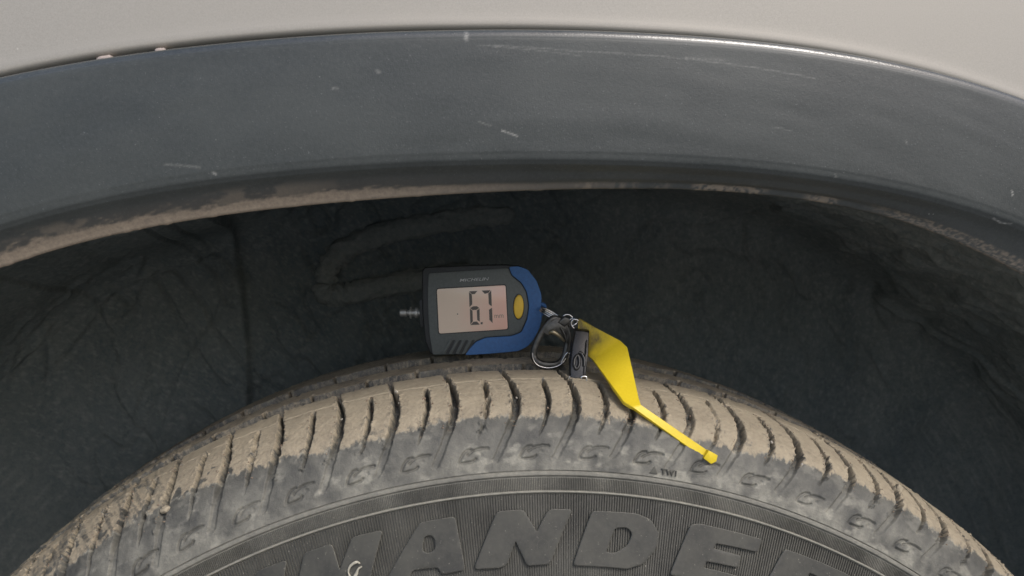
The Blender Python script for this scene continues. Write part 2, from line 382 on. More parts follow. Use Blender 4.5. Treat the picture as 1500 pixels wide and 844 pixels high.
# body panel outward from the arch to a car-side sheet
gapv = np.interp(TH, [-100, -20, -8, 4, 30, 100], [.0024, .0024, .0017, .0010, .0008, .0008])
rb = arch(RT, TH)+gapv
off = np.array([(.0030, 6), (.0010, 0), (0, -4.5), (.0001, -7.0), (.0006, -8.6), (.0016, -9.5), (.003, -9.7), (.0055, -9.45), (.009, -9.3), (.02, -9.2), (.035, -9.1)])
offd = catmull(off, 6)
ext = np.array([.05, .08, .12, .18, .25, .33])
rows = []; darkening = []
for o_, y_ in offd:
    rows.append(ring(TH, rb+o_, 0*TH+y_*.001)); darkening.append(np.full(TH.shape, float(np.interp(y_, [-10.4, -7, 0], [0, .35, .9]) if o_ < .0045 else 0)))  # paint darkens towards the edge that turns into the gap
sx, cz = np.sin(np.radians(TH)), np.cos(np.radians(TH))
rmax = np.minimum(1.1/np.maximum(np.abs(sx), 1e-6), np.where(cz > 0, .85/np.maximum(np.abs(cz), 1e-6), .30/np.maximum(np.abs(cz), 1e-6)))
rmax = np.maximum(rmax, rb+.06)
for f in np.linspace(0.05, 1, 10):
    r_ = rb+.035+(rmax-rb-.035)*f; z_ = r_*cz
    rows.append(ring(TH, r_, -.0090+.10*np.clip(z_-.5, 0, 9)**2)); darkening.append(0*TH)
P = np.array(rows)
P[..., 1] += (fbm(P[..., 0]*9, P[..., 2]*9, 2, 41)-.5)*.0006
body = np_mesh('body_panel', P.reshape(-1, 3), grid_faces(*P.shape[:2]), M_paint, None, {'darkening': np.array(darkening)})
part(body)
for a0, wd in ((-19.45, .36), (-17.1, .22)):
    vs = []; c0 = float(arch(RT, a0))
    bm = bmesh.new(); bmesh.ops.create_icosphere(bm, subdivisions=3, radius=1)
    for v in bm.verts:
        q = v.co.copy(); q = Vector([math.copysign(abs(c)**.6, c) for c in q]); n_ = mnoise.noise(q*1.6+Vector((a0, 0, 0)))*.35+1
        th = R(a0+q.x*wd*n_); r_ = c0+.0003+q.z*.0017*n_; v.co = Vector((r_*math.sin(th), -.0085+q.y*.0035, r_*math.cos(th)))
    me = bpy.data.meshes.new('sealant_patch'); bm.to_mesh(me); bm.free(); shade(me, 0); me.materials.append(M_putty)
    o = bpy.data.objects.new('sealant_patch', me); scene.collection.objects.link(o); o.parent = trim

# ------------------------------------------------------------------ wheel arch liner (roof rolling down into the inner wall)
TL_ = np.r_[np.arange(-105, -50, 1.5), np.arange(-50, 50, .16), np.arange(50, 106, 1.5)]
LS = catmull(np.array([(.4475, .003), (.455, .012), (.4605, .03), (.463, .07), (.4655, .13), (.468, .19), (.466, .228), (.455, .247), (.44, .252), (.40, .254), (.32, .255), (.2, .255), (.02, .255)])*1000, 20)
LS = np.vstack([resample(LS[LS[:, 0] > 300][:], 1.7), np.array([(290., 255), (250, 255), (200, 255), (120, 255), (20, 255)])])*.001
dl = arch(RL, TL_)-.4337
rr = LS[:, 0][:, None]+dl[None]*sstep(.3, .44, LS[:, 0])[:, None]; yy = LS[:, 1][:, None]+0*rr; tg = TL_[None]+0*rr
P = ring(tg, rr, yy); N = grid_normals(P)
if N[len(N)//2, len(TL_)//2, 1] > 0: N = -N
X, Z = P[..., 0]*1000, P[..., 2]*1000; S_ = np.cumsum(np.r_[0, np.hypot(*np.diff(LS, axis=0).T)])[:, None]*1000+0*rr
h = (fbm(X*.02, Z*.02+S_*.01, 3, 51)-.5)*5
ridge = 1-np.abs(2*fbm((X+S_*.8)*.022, (S_-X*.5)*.012, 3, 61)-1)
h += np.clip(ridge-.86, 0, 1)*22*sstep(.0, 40, np.abs(X))
wr = 1-np.abs(2*fbm((X*.9+Z*.5)*.03, (Z-X*.2)*.012, 3, 71)-1)
h -= np.clip(wr-.88, 0, 1)*25
h += (fbm(X*.35, S_*.35, 3, 81)-.5)*1.1
ledge = -186+8*sstep(440, 340, Z)                      # edge of the overlapping panel
h += 9*sstep(.9, -.9, X-ledge)*sstep(.14, .2, yy)
def dseg(X, Z, pts):
    d = np.full(X.shape, 1e3)
    for (a, b_), (c, e) in zip(pts[:-1], pts[1:]):
        dx, dz = c-a, e-b_; t = np.clip(((X-a)*dx+(Z-b_)*dz)/(dx*dx+dz*dz), 0, 1); d = np.minimum(d, np.hypot(X-a-t*dx, Z-b_-t*dz))
    return d
P = P+N*(h*.001)[..., None]
liner_light_dust = (.42*sstep(10, 110, X)+.22*sstep(-120, -200, X)+.05)*(.4+1.2*fbm(X*.03, Z*.03+S_*.02, 4, 97))+.3*sstep(.66, .7, fbm(X*.6, S_*.6, 2, 99))  # patchy dust, with the brighter light on the right put into the colour
liner = np_mesh('wheel_arch_liner', P.reshape(-1, 3), grid_faces(*rr.shape), M_liner, None, {'dust': liner_light_dust})
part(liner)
def bead(pts, rad):
    Q = catmull([(x*.001, .2495, z*.001) for x, z in pts], 14); V = []; n = 18; m = len(Q)
    for i, p in enumerate(Q):
        t = Q[min(i+1, m-1)]-Q[max(i-1, 0)]; t /= np.linalg.norm(t); u = np.array([-t[2], 0, t[0]])
        e = min(1, i/6, (m-1-i)/6); e = math.sqrt(max(.02, 1-(1-e)**2)); w = rad*e*(1+.12*(vnoise(np.array(i*.15), np.array(2.), 3)-.5))
        for k in range(n+1):
            a = math.pi*k/n; rgh = 1+.45*(float(vnoise(np.array(i*.6), np.array(k*.8), 7))-.5)
            V.append(p+u*math.cos(a)*w*.00125*rgh+np.array([0, -1, 0])*(math.sin(a)*w*.0008*rgh-.0012))
    o = np_mesh('stiffening_rib', V, grid_faces(m, n+1), M_liner, liner, {'dust': np.full(len(V), .5)})
    return o
bead([(-124, 396), (-121, 409), (-111, 421), (-84, 433), (-45, 442), (-13, 447.5), (16, 449.5)], 6.6)
bead([(-126, 398), (-124, 390), (-112, 389), (-97, 392), (-55, 400), (-12, 407)], 6.2)

# ------------------------------------------------------------------ tyre
tyre_prof = np.array([(-.0125, .255), (-.011, .27), (-.0075, .285), (-.0045, .297), (-.002, .308), (0, .317), (.0025, .326), (.0065, .3345), (.012, .3405), (.02, .3445), (.03, .348),
                      (.04, .3505), (.06, .3535), (.08, .356), (.1, .358), (.13, .359), (.16, .358), (.19, .354), (.205, .350), (.215, .345), (.2225, .337), (.227, .325), (.231, .30), (.234, .27)])
PD = catmull(tyre_prof, 40); SS = np.r_[0, np.cumsum(np.hypot(*np.diff(PD, axis=0).T))]
SS -= np.interp(.317, PD[:400, 1], SS[:400])
sy = lambda y: float(np.interp(y, PD[:, 0], SS))
def prof(s):
    y, r = np.interp(s, SS, PD[:, 0]), np.interp(s, SS, PD[:, 1]); e = 4e-4
    ty = np.interp(s+e, SS, PD[:, 0])-np.interp(s-e, SS, PD[:, 0]); tr = np.interp(s+e, SS, PD[:, 1])-np.interp(s-e, SS, PD[:, 1])
    L = np.hypot(ty, tr); return y, r, -tr/L, ty/L        # outward normal (ny, nr)
MAIN = [-39.0, -34.9, -30.5, -26.9, -22.6, -18.6, -14.05, -9.95, -5.6, -1.05, 3.48, 7.75, 12.25, 16.35, 21.1, 25.7, 30.0, 34.35, 39.1, 43.4, 47.8, 52.2, 56.5]
MAIN = [-56.6, -52.2, -47.8, -43.4]+MAIN
MAIN = np.array(MAIN)
SHORT = (MAIN[1:]+MAIN[:-1])/2+.1
SIPE = .0575
GV = [(.058, .0700), (.086, .104), (.142, .155), (.178, .188)]
GV = [(sy(a), sy(b_)) for a, b_ in GV]
srows = [np.arange(0, .003, .0006), np.arange(.003, .0125, .00036), np.arange(.0125, .050, .00055), np.arange(.050, .060, .00035), np.arange(.060, sy(.205), .0014)]
for a, b_ in GV: srows += [np.arange(a-.0015, a+.0022, .0004), np.arange(b_-.0022, b_+.0015, .0004)]
srows += [np.arange(sy(.205), sy(.233), .003)]
SR = np.unique(np.round(np.concatenate(srows), 5)); SR = SR[np.r_[True, np.diff(SR) > 2e-4]]
TT = np.unique(np.round(np.r_[np.arange(-62, -43, .2), np.arange(-43, 46, .078), np.arange(46, 62.1, .2)], 4))
T, S = np.meshgrid(TT, SR)
Y0, R0, NY, NR = prof(S)
U = lambda dth: np.radians(dth)*.345
H = np.zeros_like(T); GR = np.zeros_like(T); near = np.zeros_like(T)
offm = np.interp(S, [.005, .0065, .011, .0165, .026, .038, .052, .061, .072, .09], [-2.0, -1.82, -1.4, -.9, -.25, 0, -.14, -.38, -.62, -.95])
offs = np.interp(S, [.012, .0148, .019, .0255, .035, .046, .055], [-1.2, -1.02, -.65, -.26, 0, 0, -.06])
g1 = GV[0][0]
wob = (fbm(T*2.2, S*500, 3, 101)-.5)*.0010
for i, m in enumerate(MAIN):
    q = random.Random(i*7+3); fill = q.uniform(.0, .45)
    lo = .0062+q.uniform(-.0012, .0015)
    sel = (np.abs(T-m) < 3.6) & (S < g1+.001) & (S > .003)
    s = S[sel]; d = U(T[sel]-m-offm[sel])+wob[sel]
    hw = np.interp(s, [.004, .012, .03, .045, .052, .058, .075], [.0016, .0016, .0016, .0013, .00085, .0007, .0007])
    dep = np.interp(s, [.006, .012, .0175, .0215, .028, .045, .06, .075], [.0006, .0009, .0013, .0030, .0042, .0048, .0050, .0055])
    dep = dep*(1-fill*sstep(.5, .75, fbm(T[sel]*.7, s*90, 2, 7+i))*sstep(.015, .022, s))
    # rounded lower end
    dd = np.where(s < lo, np.hypot(d, lo-s), np.abs(d))
    k = 1-sstep(hw-.0004, hw+.00045, dd)
    H[sel] = np.minimum(H[sel], -dep*k); GR[sel] = np.maximum(GR[sel], k*np.clip(dep/.0035, 0, 1)); near[sel] = np.maximum(near[sel], np.exp(-((dd-hw)/.0022)**2)*(s > .014))
for i, m in enumerate(SHORT):
    q = random.Random(i*5+1); fill = q.choice([0, .1, .3, .75])
    sel = (np.abs(T-m) < 3) & (S < .057) & (S > .012)
    s = S[sel]; d = U(T[sel]-m-offs[sel])+wob[sel]*.8
    hw = np.interp(s, [.0145, .019, .027, .05, .055], [.0002, .0005, .00095, .00095, .0006])
    dep = np.interp(s, [.0145, .02, .03, .05], [.0005, .0018, .0036, .0042])*(1-fill*sstep(.45, .6, fbm(T[sel]*2, s*250, 3, 17+i)))
    e0, e1 = .0145+q.uniform(0, .002), .0555
    dd = np.abs(d)+np.clip(e0-s, 0, 1)+np.clip(s-e1, 0, 1)
    k = 1-sstep(hw-.0003, hw+.00035, dd)
    H[sel] = np.minimum(H[sel], -dep*k); GR[sel] = np.maximum(GR[sel], k*np.clip(dep/.003, 0, 1)*(1-.6*fill)); near[sel] = np.maximum(near[sel], np.exp(-((dd-hw)/.0022)**2)*(s > .016))
sw = (fbm(T*.9, T*0, 2, 5)-.5)*.0006
k = 1-sstep(.0003, .0008, np.abs(S-SIPE-sw)); k *= .55+.45*sstep(.3, .5, fbm(T*1.1, T*0+4, 2, 15))
H = np.minimum(H, -.0016*k); GR = np.maximum(GR, k*.6)
for a, b_ in GV:
    ch = (fbm(T*1.2, T*0+a*100, 3, 25)-.5)*.0016
    k = sstep(a-.0002+ch, a+.0013+ch, S)*sstep(b_+.0002+ch*.6, b_-.0016+ch*.6, S)
    H = np.minimum(H, -.0068*k+k*(fbm(T*5, S*900, 3, 35)-.5)*.0020); GR = np.maximum(GR, k*.85)
    near = np.maximum(near, .5*(np.exp(-((S-a)/.0016)**2)+np.exp(-((S-b_)/.0016)**2)))
for gi, (sa, sb, o0) in enumerate([(GV[0][1]-.0035, GV[0][1]+.0035, 1.3), (GV[1][1]-.003, GV[1][1]+.004, 2.6), (GV[1][0]-.002, GV[1][0]+.001, 0)]):
    for m in MAIN:
        mm = m+o0; dd = np.abs(U(T-mm-(S-sa)*45)); k = (1-sstep(.0005, .0010, dd))*(S > sa)*(S < sb)
        H = np.where(k > 0, np.minimum(H, -.0055*k), H); GR = np.maximum(GR, k)
# moulded swirl marks between the grooves
def dpoly(sel, pts):
    x = U(T[sel]); y = S[sel]; d = np.full(x.shape, 1.)
    for (a, s0), (b_, s1) in zip(pts[:-1], pts[1:]):
        xa, xb = U(np.array(a)), U(np.array(b_)); dx, dy = xb-xa, s1-s0; t = np.clip(((x-xa)*dx+(y-s0)*dy)/(dx*dx+dy*dy), 0, 1); d = np.minimum(d, np.hypot(x-xa-t*dx, y-s0-t*dy))
    return d
for i, m in enumerate(MAIN):
    sel = (T > m-1) & (T < m+3) & (S < .0135)
    c1 = [(m+.76, .0101), (m+.45, .0098), (m+.15, .0085), (m-.08, .0064), (m-.16, .0050), (m+.1, .0047), (m+.57, .0049), (m+.9, .0052), (m+1.08, .0060)]
    c2 = [(m+.48, .0078), (m+.75, .0090), (m+1.15, .0099), (m+1.6, .0102), (m+2.06, .0100)]
    fade = random.Random(i).uniform(.75, 1.1)
    d = np.minimum(dpoly(sel, c1), dpoly(sel, c2)); k = 1-sstep(.00022, .00078, d)
    k2 = 1-sstep(.0005, .0009, np.hypot(U(T[sel]-m-1.5), S[sel]-.0078))
    H[sel] -= .00085*k*fade+.00030*k2; GR[sel] = np.maximum(GR[sel], k*.75*fade)
# dust line and films
ET = [-62, -35, -27, -22.3, -18, -14.1, -11.1, -7.1, -4.1, -1.1, 3.5, 6, 11.3, 16.8, 21.3, 26.1, 31.1, 36.6, 45, 62]
EV = [26, 26, 26.2, 25.4, 23.9, 20.5, 21.8, 23, 24.2, 23.6, 24.5, 21.5, 18.5, 19, 23.2, 23.1, 22.7, 25, 26, 26]
el = np.interp(T, ET, EV)*.001+(fbm(T*.8, T*0, 3, 45)-.5)*.004+(fbm(T*4.5, S*420, 5, 55)-.5)*.0050
cell = np.searchsorted(SHORT, T-offs*0).astype(int); el = el+(np.array([random.Random(k).uniform(-.0013, .0013) for k in range(99)])[cell])
dust = sstep(-.0016, .0018, S-el)*.88+.12*sstep(0, .006, S-el)
rimb = np.exp(-((S-el-.0004)/.0006)**2)
patch = sstep(.60, .68, fbm(T*1.3, S*160, 4, 65))*sstep(.018, .0, S-el-.004)
crumb = fbm(T*7, S*1200, 3, 75)
dust *= 1-.75*patch*sstep(-16, -21, T)-.22*patch-.18*sstep(.5, .7, fbm(T*3, S*260, 4, 67))
dust *= 1-.8*GR  # grooves hold less dust; part of their shade is in the colour too
dust *= 1-.30*near*sstep(.45, .6, fbm(T*4, S*700, 3, 85))
dust = np.where(S > .095, dust*.92, dust)
for ga, gb in GV: dust = np.where((S > ga-.0004) & (S < gb+.0004), np.maximum(dust*.3, .38+.25*sstep(.4, .75, crumb)), dust)
mud = sstep(-24.5, -30, T)*sstep(.018, .03, S)
st = fbm((T+S*70)*3.4, S*75, 5, 95)
dust = np.where(mud > 0, dust*(1-mud*.55*sstep(.45, .62, st)), dust)
film = np.clip(.34+1.2*(fbm(T*.9, S*110, 5, 105)-.42)+.6*sstep(.56, .78, fbm((T*.8-S*120), (T*.35+S*190), 4, 115)), .05, 1)*(1-.45*GR)
film = film*np.interp(S, [0, .004, .010, .016, .022], [1.3, 1.15, .95, .65, .5])
film = np.clip(film+.7*rimb*sstep(.42, .55, fbm(T*2, S*50, 2, 117)), 0, 1)
# pale cleaned smears low on the shoulder
for c0, s0, sl0 in ((7.2, .004, .0013), (13.9, .0035, .0012), (19.5, .003, .0010)):
    v = (S-s0-(T-c0)*sl0*-1.0*-1)/.0012; film = np.clip(film+.45*np.exp(-v*v)*np.exp(-((T-c0)/2.4)**2)*fbm(T*3, S*500, 3, 121), 0, 1)
# relief of dust, crumbs and caked mud
back = sstep(SIPE+.002, .085, S)
dust *= 1-back*(.05+.3*sstep(.35, .75, fbm(T*.9, S*160, 4, 141)))
H += back*(fbm(T*6, S*900, 3, 143)-.5)*.0003
film = np.where(S > SIPE, film*.8, film)
H += dust*.00022+(fbm(T*6, S*1000, 3, 125)-.5)*.00034*(.4+dust)+(fbm(T*1.5, S*230, 3, 127)-.5)*.0004*dust
lump = sstep(.60, .78, fbm(T*4.5, S*800, 3, 135))*near*sstep(.35, .6, fbm(T*.7, S*60, 2, 137))
H += lump*.0014*(S > .016); dust = np.clip(dust-.45*lump, 0, 1)
H += mud*(st-.5)*.0016+mud*(fbm(T*5, S*700, 3, 145)-.5)*.0006
H += (fbm(T*.35, S*35, 2, 155)-.5)*.0008*sstep(.0, .01, S)
H[S < .0005] *= .3
r_ = R0+NR*H; y_ = Y0+NY*H
P = ring(T, r_, y_); N = grid_normals(P)
jm = np.argmin(np.abs(SR-.03)); im = len(TT)//2
if N[jm, im, 2] < 0: N = -N
V = P.reshape(-1, 3); Nf = N.reshape(-1, 3); A = {'dust': dust.ravel(), 'film': film.ravel()}
nr, nc = T.shape
Fall = grid_faces(nr, nc)
if N is not None:      # orient faces outward
    a, b_, c = V[Fall[len(Fall)//2, :3]]; nn = np.cross(b_-a, c-b_)
    if nn @ Nf[Fall[len(Fall)//2, 0]] < 0: Fall = Fall[:, ::-1]
Tc = (T[:-1, :-1]+T[1:, 1:])/2; Sc = (S[:-1, :-1]+S[1:, 1:])/2; offc = offm[:-1, :-1]
wheel_body = None
# carcass: sidewall, bead, inner side, and the plain tread beyond the detailed sector
fullT = np.arange(0, 361, 1.0)
low = np.r_[np.linspace(sy(-.0125)-.0, sy(.233), 160)]
low = np.linspace(SS[0], SS[-1], 170)
def rev(name, th, ss, mat, parent, hfun=None, attrs=None):
    T2, S2 = np.meshgrid(th, ss); y, r, ny, nr_ = prof(S2); h2 = hfun(T2, S2) if hfun else 0
    P2 = ring(T2, r+nr_*h2, y+ny*h2)
    F = grid_faces(*T2.shape)
    p0, p1, p2 = P2.reshape(-1, 3)[F[len(F)//2, :3]]; nn = np.cross(p1-p0, p2-p1); i0 = F[len(F)//2, 0]
    out = ring(T2, nr_+0*T2, ny+0*T2).reshape(-1, 3)[i0]
    if nn @ out < 0: F = F[:, ::-1]
    return np_mesh(name, P2.reshape(-1, 3), F, mat, parent, attrs(T2, S2) if attrs else {'dust': 0*T2, 'film': 0*T2+.4})
def carc(T2, S2):
    h = np.zeros_like(S2)-.0004
    for a, b_ in GV: h = np.where((S2 > a) & (S2 < b_), -.0068, h)
    return h
tyre = rev('tyre', np.arange(62, 298.5, 1.0), low, M_tyre, None, carc, lambda a, s: {'dust': (s > .024)*.9, 'film': 0*s+.4})
part(tyre)
# sidewall with moulded steps (fine in the visible sector)
sB = sy(-.0018) if False else float(np.interp(.3083, PD[:200, 1], SS[:200]))
def hside(T2, S2):
    h = np.zeros_like(S2)
    k = sstep(-.0002, 0, S2)*0
    h += -.0007*np.exp(-((S2+.0002)/.00035)**2)                 # outer line
    h += -.0006*np.exp(-((S2+.0026)/.0003)**2)                  # second line
    h += .0003*sstep(-.0027, -.0023, S2)*sstep(.0, -.0004, S2)
    h += -.0005*sstep(-.0026, -.0030, S2)
    h += .0009*np.exp(-((S2-sB)/.0005)**4)                      # light bead between the serrated bands
    h += -.0004*sstep(sB-.0003, sB-.0009, S2)
    h += (fbm(T2*.5, S2*60, 2, 161)-.5)*.0004
    return h
ssd = np.unique(np.round(np.r_[SS[0], np.arange(SS[0], -.012, .0025), np.arange(-.0125, .0004, .00016), 0], 6)); ssd = ssd[ssd <= 0]
fm = lambda a, s: {'dust': 0*s, 'film': np.clip(.55+.5*(fbm(a*.7, s*90, 4, 171)-.5)+.5*np.exp(-((s-sB)/.0006)**4)+.15*sstep(-.003, -.001, s), 0, 1)*(1-.6*sstep(sB-.0006, sB-.0012, s))}
side = rev('sidewall', np.arange(-62, 62.05, .15), ssd, M_tyre, tyre, hside, fm)
# inner shoulder + fallback below the detailed tread
bot = rev('bead_sidewall', np.arange(62, 298.5, 1.0), [0, .001], M_tyre, tyre, lambda a, s: 0*s-.003)
bpy.data.objects.remove(bot)
side2 = lathe('rim', [(-6, 205), (-8, 222), (-2, 232), (10, 228), (20, 200), (60, 195), (200, 195), (225, 222), (232, 232)], M_rim, tyre, n=96, axis='y')
bead_ = rev('inner_bead', np.arange(0, 361, 3.0), np.array([SS[0], SS[0]+.0005]), M_side, tyre); bpy.data.objects.remove(bead_)
# bead ring closing the tyre down to the rim
def annulus(name, y0, r0, y1, r1, mat):
    th = np.arange(0, 361, 2.0); P2 = np.stack([ring(th, 0*th+r0, 0*th+y0), ring(th, 0*th+(r0+r1)/2, 0*th+(y0+y1)/2-.002+0*th), ring(th, 0*th+r1, 0*th+y1)])
    return np_mesh(name, P2.reshape(-1, 3), grid_faces(*P2.shape[:2]), mat, tyre, {'dust': np.zeros(P2.shape[:2]), 'film': np.full(P2.shape[:2], .4)})
annulus('bead_band', -.0125, .2552, -.006, .226, M_tyre)
annulus('bead_band', .234, .2702, .232, .226, M_tyre)
# tread blocks: every block of every row is its own piece
blk_th = MAIN
ci = np.searchsorted(blk_th, (Tc-offc))
rowlim = [.0130, SIPE, (GV[0][0]+GV[0][1])/2, (GV[1][0]+GV[1][1])/2, (GV[2][0]+GV[2][1])/2, 9]
row = np.searchsorted(rowlim, Sc)
ci2 = np.searchsorted(blk_th+1.3, Tc); ci3 = np.searchsorted(blk_th+2.6, Tc)
cid = np.where(row <= 2, ci, np.where(row == 3, ci2, ci3))
rowc = row.ravel(); cidc = cid.ravel()
def take(mask, name): return sub_mesh(name, V, Fall[mask], Nf, A, M_tyre, tyre)
take(rowc == 0, 'shoulder_band')
for rw in (1, 2, 3, 4):
    for c in range(0, len(blk_th)+1):
        m_ = (rowc == rw) & (cidc == c)
        if m_.sum() > 40: take(m_, 'tread_block')
take(rowc == 5, 'inner_tread_rib')

# serrated bands: fine radial ribs, real relief, joined
def serr(name, s_hi, s_lo, pitch_mm, hgt, rows_, t0=-50, t1=54, mt=None):
    step = math.degrees(pitch_mm*.001/.31); th = np.arange(t0, t1, step); V = []; F = []
    ss = np.linspace(s_hi, s_lo, rows_); y, r, ny, nr_ = prof(ss); hb = hside(np.zeros_like(ss), ss)
    n = len(th); jit = 1+.12*(rng.rand(n)-.5); top = hgt*(1+.25*(rng.rand(n)-.5))
    w1, w2 = step*.36, step*.17
    arr = np.zeros((n, rows_, 4, 3))
    for k, (dt, up) in enumerate(((-w1, -.00025), (-w2, 1), (w2, 1), (w1, -.00025))):
        hh = hb[None]+(top[:, None] if up == 1 else up)
        arr[:, :, k] = ring(th[:, None]+dt*jit[:, None]+0*r[None], r[None]+nr_[None]*hh, y[None]+ny[None]*hh)
    base = np.arange(n)[:, None, None]*rows_*4; i = np.arange(rows_-1)[None, :, None]*4; k = np.arange(3)[None, None]
    a = base+i+k; F = np.stack([a, a+1, a+5, a+4], -1).reshape(-1, 4)
    o = np_mesh(name, arr.reshape(-1, 3), F, mt or M_side, tyre); tag(o, kind='stuff')
    me = o.data; me.polygons.foreach_set('use_smooth', [False]*len(me.polygons)); return o
serr('fine_serration', -.0031, sB+.0006, .74, .00030, 4)
serr('coarse_serration', sB-.0008, float(np.interp(.262, PD[:200, 1], SS[:200])), 1.12, .00046, 9, mt=M_coarse)

# ------------------------------------------------------------------ raised lettering, bent round the sidewall
def on_wall(me, name, mat, base, thick_scale=1.0, cut_x=1.2, cut_y=3, th_of=None):
    """me: x = angle*(unit), y = radius mm, z depth mm ; moulded on the sidewall surface"""
    bm = bmesh.new(); bm.from_mesh(me)
    xs = [v.co.x for v in bm.verts]; ys = [v.co.y for v in bm.verts]
    x = min(xs)+cut_x
    while x < max(xs): bmesh.ops.bisect_plane(bm, geom=bm.verts[:]+bm.edges[:]+bm.faces[:], plane_co=(x, 0, 0), plane_no=(1, 0, 0)); x += cut_x
    y = min(ys)+cut_y
    while y < max(ys): bmesh.ops.bisect_plane(bm, geom=bm.verts[:]+bm.edges[:]+bm.faces[:], plane_co=(0, y, 0), plane_no=(0, 1, 0)); y += cut_y
    bmesh.ops.remove_doubles(bm, verts=bm.verts, dist=.004)
    for v in bm.verts:
        th = v.co.x/5.06; r = v.co.y*.001        # 5.06 mm of arc per degree
        s = float(np.interp(r, PD[:400, 1], SS[:400])); yy_, rr_, ny, nr_ = prof(np.array(s)); h = base+v.co.z*.001
        q = ring(np.array(th), rr_+nr_*h, yy_+ny*h); v.co = Vector([float(c) for c in q])
    bmesh.ops.triangulate(bm, faces=[f for f in bm.faces if len(f.verts) > 4])
    me2 = bpy.data.meshes.new(name); bm.to_mesh(me2); bm.free(); shade(me2, 38); me2.materials.append(mat)
    return link(bpy.data.objects.new(name, me2), tyre)
def letter(name, outer, holes=(), rad=1.4):
    cv = lambda L: [(a*5.06, b_) for a, b_ in L]
    sp = [round_poly(cv(outer), rad)]+[round_poly(cv(h_), 1.6) for h_ in holes]
    me = curve_mesh(sp, .22, .30)
    o = on_wall(me, name, M_letter, .00035); o.data.materials.append(M_worn)
    for p in o.data.polygons:                      # scuffed, dust-holding rim of the moulding
        c = p.center; y, r, ny, nr_ = prof(np.array(float(np.interp(math.hypot(c.x, c.z), PD[:400, 1], SS[:400])))); a = math.atan2(c.x, c.z)
        if p.normal.dot(Vector((math.sin(a)*float(nr_), float(ny), math.cos(a)*float(nr_)))) < .9: p.material_index = 1
    return o
Mp = [(-12.3, 301.2), (-14.6, 301.5), (-16.15, 290.5), (-16.3, 301.4), (-18.4, 301.3), (-20.8, 280), (-18.9, 280), (-18.0, 290), (-17.7, 280.5), (-16.9, 280.5), (-15.5, 291), (-16.4, 280), (-14.5, 280)]
letter('raised_letter', Mp); letter('raised_letter', [(a-7.6, r) for a, r in Mp])
letter('raised_letter', [(-28.6, 301), (-32.4, 301), (-34.6, 297), (-36.2, 284), (-34.8, 280), (-30.6, 280), (-28.4, 284), (-27.3, 297)], [[(-31.6, 295), (-30.0, 295), (-31.4, 286), (-33.2, 286)]])
letter('raised_letter', [(-9.27, 300.9), (-6.59, 301), (-6.25, 280.8), (-8.17, 280.6), (-8.33, 283.4), (-10.5, 284.3), (-11.1, 280.1), (-13.1, 280)], [[(-9.22, 295.7), (-8.62, 296.2), (-8.25, 294), (-8.35, 289.8), (-9.0, 288.6), (-9.5, 290.2)]])
letter('raised_letter', [(-5.4, 280.6), (-3.18, 301.1), (-1.17, 301.2), (-.12, 292.1), (.75, 299.6), (1.1, 301.06), (2.74, 301.1), (.9, 280.5), (-.97, 280.1), (-1.87, 290.2), (-2.75, 280.9), (-3.32, 280.1)])
letter('raised_letter', [(4.45, 300.7), (8.0, 301.2), (9.2, 299.6), (9.95, 295), (9.85, 288.6), (8.95, 282.6), (7.6, 279.9), (2.95, 280)], [[(6.3, 295.2), (7.35, 295.9), (7.9, 293.6), (7.55, 288.6), (6.5, 285.0), (5.6, 285.0)]])
letter('raised_letter', [(12.67, 300.2), (13.3, 301.2), (18.75, 301.6), (18.55, 296.6), (14.9, 295.6), (14.75, 292.8), (17.25, 292.7), (17.1, 288.4), (14.3, 287.8), (14.15, 284.6), (17.8, 284.7), (17.7, 280.4), (11.4, 279.8)], rad=.9)
letter('raised_letter', [(20.9, 301), (26.8, 301.4), (28.6, 299.5), (29.2, 296), (28.4, 291.5), (26.6, 289.5), (28.0, 280), (24.6, 280), (23.6, 287.5), (23.1, 287.5), (22.8, 280), (19.6, 280)], [[(23.3, 296), (25.6, 296), (26.2, 294.5), (25.6, 292.3), (23.3, 292.3)]])
def wall_text(txt, th, r, size, mat, name='moulded_mark', rise=.00005, ext=.16, off=.02, sp=1.15):
    me = curve_mesh(None, ext, .03, text=txt, size=size, spacing=sp, offset=off)
    for v in me.vertices: v.co.x += th*5.06*1.1; v.co.y += r
    for v in me.vertices: v.co.x = v.co.x/1.1
    return on_wall(me, name, mat, rise)
wall_text('TWI', 9.75, 318.6, 3.3, M_side, 'wear_indicator_letters', .0004, .3, off=.035, sp=1.2)
me = curve_mesh([[(8.85*5.06, 318.4), (9.45*5.06, 318.4), (9.2*5.06, 321.2)]], .25, .05); on_wall(me, 'wear_indicator_triangle', M_side, .0002)
def wring(th, r, rad, w=.16):
    n = 40; t = [2*math.pi*k/n for k in range(n)]
    me = curve_mesh([[(th*5.06+rad*math.cos(a), r+rad*1.15*math.sin(a)) for a in t], [(th*5.06+(rad-w)*math.cos(a), r+(rad-w)*1.15*math.sin(a)) for a in t]], .02, 0)
    return on_wall(me, 'mould_ring_mark', M_side, .00085)
wring(.36, 287.1, 2.5); wring(4.2, 283.2, 2.4); wring(-10.0, 287.0, 2.2)

